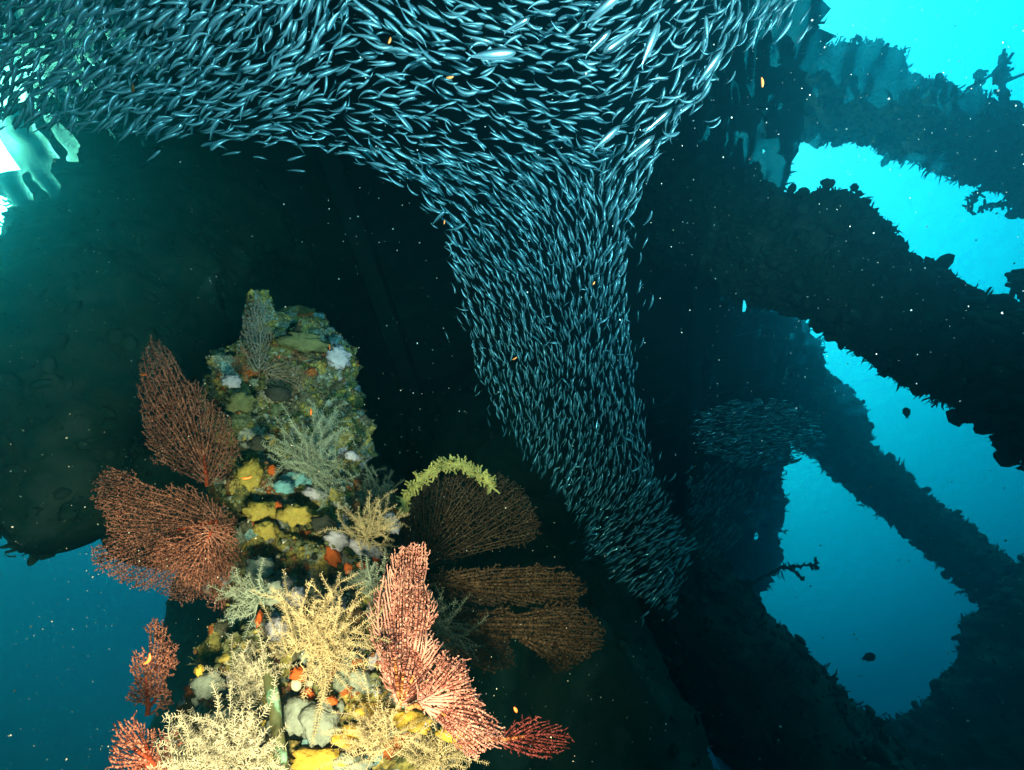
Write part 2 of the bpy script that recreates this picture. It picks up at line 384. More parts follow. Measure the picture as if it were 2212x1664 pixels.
def branch_arrays(P, par, R, sides=3, sel=None):
    """tubes along every parent-child segment"""
    ch = np.nonzero(par >= 0)[0]
    if sel is not None: ch = ch[sel[ch]]
    a = P[par[ch]]; b = P[ch]; d = b - a; L = np.linalg.norm(d, axis=1, keepdims=True); d = d / np.maximum(L, 1e-9)
    u, w, _ = frames(d); ra = R[par[ch]][:, None]; rb = R[ch][:, None]; ra = np.minimum(ra, rb * 1.6)
    ring = []
    for k in range(sides):
        t = 2 * math.pi * k / sides; o = math.cos(t) * u + math.sin(t) * w; ring.append((a - d * ra * .3 + o * ra, b + d * rb * .3 + o * rb))
    V = np.stack([q[0] for q in ring] + [q[1] for q in ring], 1)
    F = []
    for k in range(sides):
        j = (k + 1) % sides; F.append((k, j, sides + j, sides + k))
    F = np.array(F); m = len(ch)
    FF = (F[None] + (np.arange(m) * 2 * sides)[:, None, None]).reshape(-1, 4)
    return V.reshape(-1, 3), [FF]

# ------------------------------------------------------------------ the coral covered post in front
M_crust = bpy.data.materials.new('reef_crust'); M_crust.use_nodes = True; t = M_crust.node_tree; p = t.nodes['Principled BSDF']; p.inputs['Roughness'].default_value = .8; p.inputs['Specular IOR Level'].default_value = .25
co = nn(t, 'ShaderNodeTexCoord'); n1 = nn(t, 'ShaderNodeTexNoise'); n1.inputs['Scale'].default_value = 26; n1.inputs['Detail'].default_value = 5
va = nn(t, 'ShaderNodeVectorMath', operation='MULTIPLY_ADD'); va.inputs[1].default_value = (.05, .05, .05)
t.links.new(co.outputs['Object'], n1.inputs['Vector']); t.links.new(n1.outputs['Color'], va.inputs[0]); t.links.new(co.outputs['Object'], va.inputs[2])
vo = nn(t, 'ShaderNodeTexVoronoi'); vo.inputs['Scale'].default_value = 30; t.links.new(va.outputs[0], vo.inputs['Vector'])
sx_ = nn(t, 'ShaderNodeSeparateColor'); t.links.new(vo.outputs['Color'], sx_.inputs[0])
rp = nn(t, 'ShaderNodeValToRGB'); rp.color_ramp.interpolation = 'CONSTANT'
pal = [(0, (.16, .15, .05)), (.13, (.30, .24, .06)), (.26, (.24, .26, .19)), (.38, (.10, .09, .05)), (.48, (.42, .30, .08)), (.58, (.34, .32, .26)), (.68, (.20, .10, .045)), (.77, (.13, .15, .07)), (.86, (.40, .10, .02)), (.91, (.38, .35, .38)), (.96, (.20, .33, .32))]
while len(rp.color_ramp.elements) < len(pal): rp.color_ramp.elements.new(.5)
for e, (q, c) in zip(rp.color_ramp.elements, pal): e.position = q; e.color = (*c, 1)
t.links.new(sx_.outputs[0], rp.inputs[0])
n3 = nn(t, 'ShaderNodeTexNoise'); n3.inputs['Scale'].default_value = 150; n3.inputs['Detail'].default_value = 4; t.links.new(co.outputs['Object'], n3.inputs['Vector'])
r3 = nn(t, 'ShaderNodeValToRGB'); r3.color_ramp.elements[0].position = .32; r3.color_ramp.elements[0].color = (.3, .3, .3, 1); r3.color_ramp.elements[1].position = .66; r3.color_ramp.elements[1].color = (1.25, 1.25, 1.25, 1)
t.links.new(n3.outputs[0], r3.inputs[0])
mm_ = nn(t, 'ShaderNodeMixRGB', blend_type='MULTIPLY'); mm_.inputs[0].default_value = 1; t.links.new(rp.outputs[0], mm_.inputs[1]); t.links.new(r3.outputs[0], mm_.inputs[2]); t.links.new(mm_.outputs[0], p.inputs['Base Color'])
bu = nn(t, 'ShaderNodeBump'); bu.inputs['Strength'].default_value = .9; bu.inputs['Distance'].default_value = .005; t.links.new(n3.outputs[0], bu.inputs['Height']); t.links.new(bu.outputs[0], p.inputs['Normal'])
PO = [(560, 630, 16, 1.66), (562, 690, 34, 1.64), (595, 740, 108, 1.60), (620, 830, 160, 1.52), (640, 950, 155, 1.40), (635, 1050, 145, 1.30), (640, 1150, 150, 1.20), (650, 1260, 155, 1.10), (665, 1380, 200, 1.0), (690, 1500, 265, .92), (705, 1620, 300, .86), (715, 1760, 320, .80)]
PO = PO[::-1]
_ax = np.array([at(x, y, d + hw * d / FPX * .8) for x, y, hw, d in PO]); _rd = np.array([hw * d * np.dot(ray(x, y), CF) / FPX for x, y, hw, d in PO])
V, F, PP, PN = tube_body(_ax, _rd, nu=180, nv=260, lump=0.36, ls=4.2, seed=3.3)
post = tag(empty('coral_post', _ax[0]), 'jetty post smothered in sponges and corals, lit warm by the diver\'s lamp', 'coral post')
P0 = _ax[0]
link('crust', np_mesh('crust', V - P0, F, M_crust), post)
_dir = PP / np.linalg.norm(PP, axis=1, keepdims=True); _fac = (PN * -_dir).sum(1) > 0.1
VIS = np.nonzero(_fac)[0]
def surf(x, y, rad=26):
    """the post's surface towards a spot: point and outward normal"""
    v = ray(x, y); c = _dir[VIS] @ v; k = VIS[np.argmax(c - 0.02 * np.linalg.norm(PP[VIS], axis=1))]
    return PP[k], PN[k]
def cmat(name, c, var=0.45, scale=40, rough=0.8, bump=0.7, bs=160, spec=0.25):
    a = tuple(q * (1 - var) for q in c); b = tuple(min(q * (1 + var * .7), .9) for q in c)
    return mat(name, [(0.3, a), (0.7, b)], scale, rough, bump, bs, spec=spec, bdist=0.004)
C_olive = cmat('olive_growth', (0.15, 0.15, 0.06)); C_yel = cmat('yellow_growth', (0.42, 0.30, 0.06)); C_grey = cmat('grey_growth', (0.26, 0.28, 0.22))
C_lav = cmat('lavender_growth', (0.42, 0.38, 0.42)); C_rust = cmat('rust_growth', (0.22, 0.09, 0.035)); C_org = cmat('orange_sponge', (0.55, 0.10, 0.015), .3)
C_teal = cmat('teal_sponge', (0.16, 0.36, 0.38)); C_gold = cmat('gold_sponge', (0.62, 0.38, 0.05), .35); C_cream = cmat('cream_growth', (0.55, 0.48, 0.33)); C_dark = cmat('dark_growth', (0.035, 0.035, 0.025))
for k, (nm, m, n, a, b) in enumerate([('olive_growth', C_olive, 2600, .0015, .008), ('grey_growth', C_grey, 2200, .0015, .007), ('yellow_growth', C_yel, 1300, .0015, .007),
                                      ('rust_growth', C_rust, 1100, .0015, .006), ('cream_growth', C_cream, 1100, .001, .004), ('dark_growth', C_dark, 500, .002, .008)]):
    # growths gather in patches of their own kind
    h = np.array([mnoise.noise(Vector(PP[i] * 14 + k * 31.7)) for i in VIS]); w = np.clip(h + .15, .01, 1) ** 2; w /= w.sum()
    r = np.random.default_rng(100 + k); ii = r.choice(VIS, n, p=w)
    V2, F2 = clumps(PP, PN, n, a, b, 200 + k, jag=.5, ii=ii)
    o = link(nm, np_mesh(nm, V2 - P0, F2, m), post); o['kind'] = 'stuff'
for k, (nm, m, n, a, b) in enumerate([('olive_turf', C_olive, 5000, .004, .015), ('grey_turf', C_grey, 4000, .003, .012), ('yellow_turf', C_yel, 2600, .003, .012), ('cream_turf', C_cream, 1500, .003, .010)]):
    h = np.array([mnoise.noise(Vector(PP[i] * 14 + k * 17.3 + 5)) for i in VIS]); w = np.clip(h + .2, .02, 1) ** 2; ii = np.random.default_rng(300 + k).choice(VIS, 6000, p=w / w.sum())
    V3, F3 = tufts(PP[ii], PN[ii], n, a, b, 77 + k, blades=6, wd=.07)
    o = link(nm, np_mesh(nm, V3 - P0, F3, m, False), post); o['kind'] = 'stuff'

def lump(x, y, sx, sy, seed, amp=.55, fr=2.6, push=0.15, thick=.42):
    """an uneven rounded growth about sx by sy (in photo units) on the post"""
    p, n = surf(x, y); d = np.linalg.norm(p); p = ray(x, y) * d
    k = d / FPX * np.dot(ray(x, y), CF)
    v = -ray(x, y); nn_ = n * .4 + v * .6
    u = CX - nn_ * np.dot(CX, nn_) / np.dot(nn_, nn_); u /= np.linalg.norm(u); w = CY - nn_ * np.dot(CY, nn_) / np.dot(nn_, nn_); w /= np.linalg.norm(w); nn_ /= np.linalg.norm(nn_)
    h = np.array([mnoise.fractal(Vector(q * fr + seed * 9.1), .7, 2.2, 5) for q in ICO3_V])[:, None]
    q = ICO3_V * (1 + amp * h)
    return p, q[:, :1] * u * sx * k + q[:, 1:2] * w * sy * k + (q[:, 2:] * thick + push * .3) * nn_ * (sx + sy) / 2 * k
def sponge(name, x, y, sx, sy, m, label=None, **kw):
    p, V = lump(x, y, sx, sy, hash((x, y)) % 97 * .37, **kw)
    o = link(name, np_mesh(name, V, ICO3_F, m), post, p - P0)
    if label: o['label'] = label
    return o
for (x, y, sx, sy) in [(600, 1095, 9, 12), (718, 1200, 17, 20), (782, 1222, 9, 9), (752, 1228, 9, 11), (812, 1258, 8, 16), (645, 1456, 18, 15), (664, 1502, 15, 14), (716, 1514, 13, 8), (856, 1108, 7, 9), (560, 1335, 6, 16), (690, 1338, 8, 7), (588, 1015, 9, 13), (812, 1212, 8, 12)]:
    sponge('orange_sponge', x, y, sx, sy, C_org, 'bright orange encrusting sponge')
for (x, y, sx, sy) in [(640, 1035, 30, 15), (612, 1052, 20, 15)]: sponge('teal_sponge', x, y, sx, sy, C_teal, 'pale teal sponge patch', amp=.5)
for (x, y, sx, sy) in [(682, 1068, 24, 13), (598, 1360, 26, 24), (640, 1290, 22, 20), (728, 1165, 24, 22), (845, 1130, 18, 24), (790, 1185, 40, 16), (730, 770, 24, 26), (500, 825, 18, 14), (760, 985, 16, 10)]:
    sponge('lavender_sponge', x, y, sx, sy, C_lav, 'lumpy pale lavender grey sponge', amp=.55, fr=3.2)
for (x, y, sx, sy) in [(540, 1025, 24, 30), (640, 1112, 34, 22), (562, 1105, 32, 22), (575, 1145, 24, 18), (700, 1090, 12, 18), (660, 740, 50, 18), (520, 870, 30, 22)]: sponge('olive_sponge', x, y, sx, sy, C_yel if y > 900 else C_olive, 'mustard olive encrusting sponge', amp=.6)
for (x, y, sx, sy) in [(690, 1645, 60, 24), (880, 1555, 50, 22), (800, 1540, 34, 18), (985, 1590, 40, 18), (740, 1600, 26, 14), (600, 1500, 10, 8), (430, 1448, 9, 10), (770, 1580, 30, 14)]: sponge('gold_sponge', x, y, sx, sy, C_gold, 'golden yellow encrusting sponge', amp=.6)
for (x, y, sx, sy) in [(690, 1560, 40, 42), (760, 1650, 44, 20), (480, 1560, 30, 24), (450, 1480, 34, 24), (640, 1545, 28, 36), (780, 1470, 26, 24), (670, 1420, 22, 18), (560, 1230, 30, 26), (590, 1280, 26, 22)]:
    sponge('grey_sponge', x, y, sx, sy, C_grey, 'fuzzy grey green sponge', amp=.4)
for (x, y, sx, sy) in [(526, 1560, 10, 10), (548, 1552, 9, 8), (508, 1540, 8, 8), (640, 1480, 12, 12), (690, 1448, 14, 12), (668, 1476, 9, 7)]: sponge('sea_squirt', x, y, sx, sy, C_cream, 'rounded cream sea squirt', amp=.1, thick=.9)
for (x, y, sx, sy) in [(700, 1135, 26, 20), (625, 1330, 16, 20), (560, 960, 20, 16), (600, 850, 26, 16), (840, 1200, 14, 16)]: sponge('dark_sponge', x, y, sx, sy, C_dark, 'black brown encrusting sponge', amp=.5)

# ------------------------------------------------------------------ sea fans
def fanmat(name, c, spec=0.2): return mat(name, [(0.3, tuple(q * .65 for q in c)), (0.7, tuple(min(q * 1.25, .9) for q in c))], 30, 0.75, 0.0, spec=spec)
def sea_fan(name, label, cat, poly, roots, d0, grad, branch_c, stem_c, spacing=7.0, step=2.7, r0=.62, rmax=5.0, relief=.05, seed=1, e=.27, thr=2.3, group='sea fans on the coral post', curl=0.0, twigs=True, layers=1):
    X, par = colonize(poly, roots, spacing * .36, step, seed, kill=2.6, infl=40)
    R = pipe_radii(par, r0, rmax, e)
    # every fine branch carries short polyp twigs
    rt = np.random.default_rng(seed + 500); thin = np.nonzero((R < r0 * 2.4) & (par >= 0) & twigs)[0]; dv = X[thin] - X[par[thin]]; dv /= np.linalg.norm(dv, axis=1, keepdims=True) + 1e-9
    sg = np.where(rt.random(len(thin)) < .5, 1, -1); an = sg * rt.uniform(.6, 1.2, len(thin)); ln = rt.uniform(2.0, 5.0, len(thin))
    tw = np.stack([dv[:, 0] * np.cos(an) - dv[:, 1] * np.sin(an), dv[:, 0] * np.sin(an) + dv[:, 1] * np.cos(an)], 1) * ln[:, None]
    X = np.vstack([X, X[thin] + tw]); par = np.concatenate([par, thin]); R = np.concatenate([R, np.full(len(thin), r0 * .75)])
    rx, ry = roots[0]
    rel = np.array([mnoise.noise(Vector((q[0] / 110, q[1] / 110, seed * 3.7))) for q in X]) * relief
    rr = np.hypot(X[:, 0] - rx, X[:, 1] - ry) / 200
    r = np.random.default_rng(seed)
    d = d0 + grad[0] * (X[:, 0] - rx) / 1000 + grad[1] * (X[:, 1] - ry) / 1000 + rel * np.minimum(rr * 1.5, 1) + curl * rr ** 2 + r.normal(0, .0035, len(X)) * np.minimum(rr * 4, 1)
    P = rays(X) * d[:, None]; R3 = R * d / FPX
    b0 = P[0]
    root = tag(empty(name, b0), label, cat, group)
    thick = R > thr
    for q in range(1, layers):                        # further leaves of the same colony, a little behind
        X2, p2 = colonize(poly, roots, spacing * .36, step, seed + 100 * q, kill=2.6, infl=40); R2 = pipe_radii(p2, r0, rmax, e)
        d2 = d0 + .022 * q * np.minimum(np.hypot(X2[:, 0] - rx, X2[:, 1] - ry) / 80, 1) + grad[0] * (X2[:, 0] - rx) / 1000 + grad[1] * (X2[:, 1] - ry) / 1000 + relief * np.array([mnoise.noise(Vector((a[0] / 90, a[1] / 90, seed + q * 5.1))) for a in X2]) * np.minimum(np.hypot(X2[:, 0] - rx, X2[:, 1] - ry) / 130, 1)
        V, F = branch_arrays(rays(X2) * d2[:, None] - b0, p2, R2 * d2 / FPX, 6); link('branches', np_mesh('branches', V, F, fanmat(branch_c[0], branch_c[1])), root)
    V, F = branch_arrays(P - b0, par, R3, 4 if twigs else 6, ~thick); link('branches', np_mesh('branches', V, F, fanmat(branch_c[0], branch_c[1])), root)
    if thick.sum() > 2:
        V, F = branch_arrays(P - b0, par, R3, 6, thick); link('stem', np_mesh('stem', V, F, fanmat(stem_c[0], stem_c[1])), root)
    return root
RED = ('dull_red_polyps', (0.38, 0.15, 0.10)); REDS = ('red_stem', (0.42, 0.06, 0.02))
BRN = ('brown_polyps', (0.15, 0.08, 0.045)); BRNS = ('brown_stem', (0.16, 0.08, 0.04))
PNK = ('pink_polyps', (0.95, 0.36, 0.28)); PNKS = ('orange_stem', (0.80, 0.30, 0.10))
TAN = ('tan_polyps', (0.30, 0.20, 0.13)); SAL = ('salmon_polyps', (0.55, 0.20, 0.13))
sea_fan('sea_fan', 'tall dull red sea fan spreading up from the left of the post', 'sea fan',
        [(330, 735), (352, 745), (375, 790), (392, 825), (425, 830), (450, 870), (490, 905), (512, 960), (500, 1010), (462, 1040), (430, 1040), (385, 1010), (345, 1000), (318, 950), (305, 880), (308, 800), (316, 755)], [(447, 1050)], 1.27, (.5, -.35), RED, REDS, seed=11)
sea_fan('sea_fan', 'curled rust brown sea fan with a scrolled tip at the far left of the post', 'sea fan',
        [(215, 1030), (240, 1015), (270, 1030), (285, 1025), (300, 1045), (345, 1060), (390, 1055), (440, 1075), (505, 1120), (515, 1180), (500, 1240), (470, 1270), (505, 1310), (480, 1325), (440, 1290), (390, 1300), (340, 1270), (270, 1255), (200, 1215), (205, 1185), (245, 1170), (235, 1120), (208, 1090), (207, 1055)], [(468, 1125)], 1.16, (.45, -.1), RED, REDS, seed=12, spacing=6.5, relief=.1)
sea_fan('sea_fan', 'lower rust fan lobe hanging under the scrolled sea fan', 'sea fan',
        [(420, 1130), (500, 1140), (512, 1200), (490, 1260), (420, 1265), (370, 1240), (330, 1200), (345, 1165), (390, 1170)], [(455, 1150)], 1.1, (.3, -.2), SAL, REDS, seed=13, relief=.06)
sea_fan('sea_fan', 'small ragged red sea fan standing alone against blue water', 'sea fan',
        [(318, 1352), (350, 1342), (358, 1380), (378, 1395), (380, 1440), (362, 1450), (360, 1500), (368, 1520), (352, 1535), (330, 1510), (310, 1520), (275, 1505), (300, 1470), (285, 1435), (300, 1410), (330, 1420), (336, 1380)], [(318, 1545), ], .98, (.1, -.1), SAL, REDS, seed=14, spacing=7.5, r0=.85)
sea_fan('sea_fan', 'bushy red sea fan in the bottom left corner below the small ragged one', 'sea fan',
        [(255, 1560), (290, 1550), (310, 1565), (345, 1590), (380, 1580), (400, 1620), (385, 1664), (360, 1700), (250, 1700), (238, 1640), (245, 1600)], [(330, 1650)], .84, (.1, -.1), SAL, REDS, seed=15, spacing=9, r0=.95, twigs=False, relief=.08)
sea_fan('sea_fan', 'bright pink sea fan with orange stems rising in the centre of the corals', 'sea fan',
        [(852, 1200), (880, 1180), (915, 1172), (920, 1215), (905, 1260), (935, 1290), (940, 1330), (920, 1360), (945, 1390), (940, 1420), (915, 1440), (935, 1475), (900, 1520), (865, 1520), (835, 1480), (815, 1400), (800, 1350), (815, 1290), (840, 1240)], [(862, 1527)], .80, (.25, -.25), PNK, PNKS, seed=16, spacing=8.2, r0=1.15, twigs=False, layers=2, rmax=6, relief=.07, e=.22, thr=3.0)
sea_fan('sea_fan', 'pink sea fan leaning down to the right below the orange stemmed one', 'sea fan',
        [(940, 1455), (955, 1405), (975, 1425), (1005, 1430), (1010, 1470), (1025, 1500), (1050, 1540), (1080, 1570), (1085, 1600), (1050, 1610), (1020, 1638), (985, 1600), (960, 1560), (910, 1525), (905, 1480)], [(880, 1530)], .78, (.2, -.1), PNK, PNKS, seed=17, spacing=8.2, r0=1.15, twigs=False, layers=2, rmax=5, relief=.06, e=.22, thr=3.0)
sea_fan('sea_fan', 'small dark pink sea fan reaching right from the bottom of the post', 'sea fan',
        [(1085, 1588), (1115, 1562), (1150, 1553), (1185, 1565), (1215, 1575), (1235, 1595), (1220, 1618), (1180, 1635), (1130, 1628), (1095, 1610)], [(1050, 1598)], .84, (.1, 0), ('rose_polyps', (0.34, 0.07, 0.06)), PNKS, seed=18, spacing=8.0, r0=1.0, e=.22, twigs=False)
sea_fan('sea_fan', 'dim brown sea fan under the yellow crest right of the post', 'sea fan',
        [(865, 1110), (900, 1055), (960, 1030), (1030, 1025), (1090, 1030), (1125, 1060), (1160, 1110), (1165, 1150), (1130, 1175), (1080, 1170), (1030, 1190), (960, 1215), (920, 1215), (880, 1180), (860, 1150)], [(905, 1230)], 1.36, (.4, -.2), BRN, BRNS, seed=19, spacing=7)
sea_fan('sea_fan', 'long finger shaped brown sea fan lobe pointing right into the dark', 'sea fan',
        [(935, 1240), (1000, 1235), (1080, 1232), (1160, 1228), (1230, 1238), (1258, 1265), (1250, 1295), (1200, 1310), (1120, 1300), (1050, 1310), (970, 1300)], [(915, 1270)], 1.22, (.3, -.1), BRN, BRNS, seed=20, spacing=7, r0=1.0)
sea_fan('sea_fan', 'ragged broad brown sea fan spreading towards the lower right in the dark', 'sea fan',
        [(940, 1310), (1020, 1320), (1090, 1318), (1130, 1335), (1190, 1310), (1240, 1310), (1290, 1340), (1302, 1380), (1270, 1415), (1215, 1450), (1190, 1430), (1150, 1395), (1110, 1370), (1090, 1380), (1110, 1430), (1060, 1450), (1000, 1420), (955, 1390)], [(930, 1340)], 1.18, (.3, -.1), BRN, BRNS, seed=21, spacing=7, r0=1.0)
sea_fan('sea_fan', 'tan sea fan folded across the upper part of the post', 'sea fan',
        [(578, 790), (610, 785), (650, 800), (680, 830), (700, 870), (690, 885), (640, 870), (600, 845), (580, 820)], [(570, 805)], 1.42, (.1, -.1), TAN, BRNS, seed=22, spacing=6)
sea_fan('sea_fan', 'narrow grey tan sea fan pointing up at the top of the post', 'sea fan',
        [(555, 640), (566, 650), (572, 700), (590, 730), (575, 790), (545, 800), (528, 740), (530, 690), (545, 675)], [(560, 815)], 1.46, (.1, -.3), ('grey_tan_polyps', (0.26, 0.22, 0.18)), BRNS, seed=23, spacing=6.5)

# ------------------------------------------------------------------ feathery hydroid bushes
def bush(name, label, x, y, d, aim, spread, n, length, m, seed, pin=9.0, gap=4.0, r=1.0, curve=.5, group='feathery hydroid bushes on the post', cat='hydroid'):
    """stems fan out of one foot; each carries short side branchlets. aim and spread in degrees of the photograph, length in photo units"""
    rg = np.random.default_rng(seed); k = d / FPX
    P = [ray(x, y) * d]; par = [-1]; R = [r * 1.4 * k]
    vd = -ray(x, y)
    for s_ in range(int(n * 1.8)):
        a = math.radians(aim + rg.uniform(-spread, spread)); tilt = rg.uniform(-.25, .9)
        t = math.cos(a) * CX + math.sin(a) * CY + tilt * vd; t /= np.linalg.norm(t)
        L = length * rg.uniform(.3, 1.08) * k; st = gap * k; side = np.cross(t, vd); side /= np.linalg.norm(side)
        bend = rg.normal(0, curve) * side + rg.normal(0, curve * .5) * vd
        q = P[0] + rg.normal(0, 13 * k, 3); prev = 0; cur = t; ns = max(int(L / st), 3); sg = 1
        for j in range(ns):
            cur = cur + bend / ns + rg.normal(0, .11, 3); cur /= np.linalg.norm(cur); q = q + cur * st
            P.append(q); par.append(prev); R.append(r * .68 * k * (1.15 - .55 * j / ns)); prev = len(P) - 1
            if j > 1:
                for _ in range(2):
                    sd_ = np.cross(cur, vd + rg.normal(0, .7, 3)); sd_ /= np.linalg.norm(sd_); sg = -sg
                    pl = pin * k * rg.uniform(.5, 1.1) * (1 - .45 * j / ns)
                    dd = cur * .55 + sd_ * sg; dd /= np.linalg.norm(dd)
                    P.append(q + dd * pl); par.append(prev); R.append(r * k * .42)
    P = np.array(P); V, F = branch_arrays(P - P[0], np.array(par), np.array(R), 3)
    root = tag(empty(name, P[0]), label, cat, group); link('branches', np_mesh('branches', V, F, m), root); return root
def sd(x, y, off=.02): return np.linalg.norm(surf(x, y)[0]) - off
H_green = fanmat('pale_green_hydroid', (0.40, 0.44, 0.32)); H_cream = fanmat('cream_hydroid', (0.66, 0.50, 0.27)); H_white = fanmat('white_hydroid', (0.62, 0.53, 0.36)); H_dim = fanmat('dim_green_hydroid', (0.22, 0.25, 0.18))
bush('hydroid', 'pale green feathery hydroid high on the post above the teal sponge', 672, 1010, sd(672, 990), 55, 125, 46, 115, H_green, 31, pin=10)
bush('hydroid', 'second pale green feathery hydroid hanging at the right flank above', 690, 940, sd(690, 940), 10, 100, 26, 80, H_green, 32)
bush('hydroid', 'cream spiky hydroid on the white ruffled sponge at mid post', 790, 1160, sd(790, 1160), 85, 75, 30, 100, H_cream, 33)
bush('hydroid', 'largest bright cream feathery hydroid at the centre of the post', 680, 1390, sd(680, 1390, .03), 15, 105, 62, 150, H_cream, 34, pin=10, r=1.15)
bush('hydroid', 'cream hydroid with sparse upright sprigs left of the thin stick', 560, 1480, sd(560, 1480), 120, 80, 32, 95, H_white, 35, r=1.1)
bush('hydroid', 'white bushy hydroid along the bottom edge beside the red sea fan', 500, 1650, sd(500, 1640), 85, 95, 60, 120, H_white, 36, r=1.25, pin=11)
bush('hydroid', 'white hydroid sprawling at the bottom edge over the red fan', 410, 1660, sd(440, 1650), 70, 75, 36, 85, H_white, 37, r=1.2)
bush('hydroid', 'small pale green hydroid on the shaded left side of the post', 560, 1290, sd(560, 1290), 165, 70, 26, 70, H_green, 38)
bush('hydroid', 'small grey green hydroid right of the orange sponges', 800, 1265, sd(790, 1265), 60, 110, 24, 65, H_green, 39)
bush('hydroid', 'dark green hydroid tucked between pink and brown sea fans', 930, 1370, 1.1, 45, 80, 34, 110, H_dim, 40)
bush('hydroid', 'straw coloured hydroid under the pink sea fan', 820, 1600, sd(820, 1600), 100, 95, 40, 110, H_cream, 41, r=1.05)
bush('hydroid', 'straw hydroid at the bottom edge right of the golden sponge', 950, 1640, sd(940, 1640), 90, 100, 40, 90, H_cream, 42, r=1.1)
bush('hydroid', 'fuzzy dark green hydroid behind the mid post in shadow', 800, 1080, 1.42, 80, 110, 40, 90, H_dim, 43)
bush('hydroid', 'thin cream hydroid between the stick and the largest bush', 640, 1400, sd(640, 1400), 110, 70, 16, 110, H_cream, 44)
# yellow crest along the top of the brown fan
crest = [(868, 1100), (885, 1060), (915, 1030), (950, 1008), (975, 1000), (1005, 1008), (1030, 1022), (1050, 1035), (1065, 1055)]
cp = []; cpar = []; cR = []
rg = np.random.default_rng(5)
for k in range(len(crest) - 1):
    for t_ in np.linspace(0, 1, 5, endpoint=False):
        x = crest[k][0] + (crest[k + 1][0] - crest[k][0]) * t_; y = crest[k][1] + (crest[k + 1][1] - crest[k][1]) * t_
        cp.append(at(x, y, 1.30)); cpar.append(len(cp) - 2 if len(cp) > 1 else -1); cR.append(.006)
main = list(range(len(cp)))
for i in main:
    for _ in range(9):
        a = rg.uniform(0, 6.28); t_ = math.cos(a) * CX + math.sin(a) * CY - rg.uniform(-.3, .8) * CF; t_ /= np.linalg.norm(t_)
        q = cp[i]; pr = i; l = rg.uniform(.006, .016)
        for s_ in range(3):
            t_ = t_ + rg.normal(0, .3, 3); t_ /= np.linalg.norm(t_); q = q + t_ * l * .6; cp.append(q); cpar.append(pr); cR.append(.0032 - .0005 * s_); pr = len(cp) - 1
cp = np.array(cp); V, F = branch_arrays(cp - cp[0], np.array(cpar), np.array(cR), 5)
root = tag(empty('soft_coral', cp[0]), 'lumpy yellow coral crest arching over the dim brown sea fan', 'soft coral')
link('branches', np_mesh('branches', V, F, cmat('yellow_coral', (0.48, 0.40, 0.12))), root)
# thin stick
st = [(565, 1390), (578, 1450), (592, 1520), (600, 1590), (610, 1664), (618, 1740)]
sp = np.array([at(x, y, sd(x, y, .035)) for x, y in st]); kk = np.linspace(0, 1, 6); sp = np.array([np.interp(np.linspace(0, 1, 30), kk, sp[:, c]) for c in range(3)]).T
M_stick = mat('stick', [(0.4, (0.12, 0.11, 0.04)), (0.55, (0.10, 0.12, 0.05)), (0.62, (0.25, 0.5, 0.30)), (0.7, (0.5, 0.5, 0.35))], 40, 0.7, 0.5, 200, bdist=.002)
V, F, _, _ = tube_body(sp, np.full(30, .0068), nu=14, nv=70, lump=.3, seed=9)
o = link('stick', np_mesh('stick', V - sp[-1], F, M_stick), None, sp[-1]); tag(o, 'thin green mottled stick standing in front of the corals near the bottom edge', 'stick')

# ------------------------------------------------------------------ fish
def fish_mat(name, c, metallic, rough, spec=0.5):
    m = bpy.data.materials.new(name); m.use_nodes = True; p = m.node_tree.nodes['Principled BSDF']
    p.inputs['Base Color'].default_value = (*c, 1); p.inputs['Metallic'].default_value = metallic; p.inputs['Roughness'].default_value = rough; p.inputs['Specular IOR Level'].default_value = spec
    return m
FM = [fish_mat('fish_back', (0.05, 0.12, 0.15), 0.35, 0.35), fish_mat('fish_flank', (0.60, 0.86, 0.95), 0.8, 0.27), fish_mat('fish_belly', (0.45, 0.72, 0.78), 0.5, 0.35),
      fish_mat('fish_fin', (0.16, 0.30, 0.33), 0.1, 0.5), fish_mat('fish_eye', (0.015, 0.02, 0.02), 0.0, 0.15), fish_mat('fish_flank_bright', (0.72, 0.93, 1.0), 0.9, 0.18), fish_mat('fish_flank_dull', (0.32, 0.62, 0.74), 0.6, 0.4)]
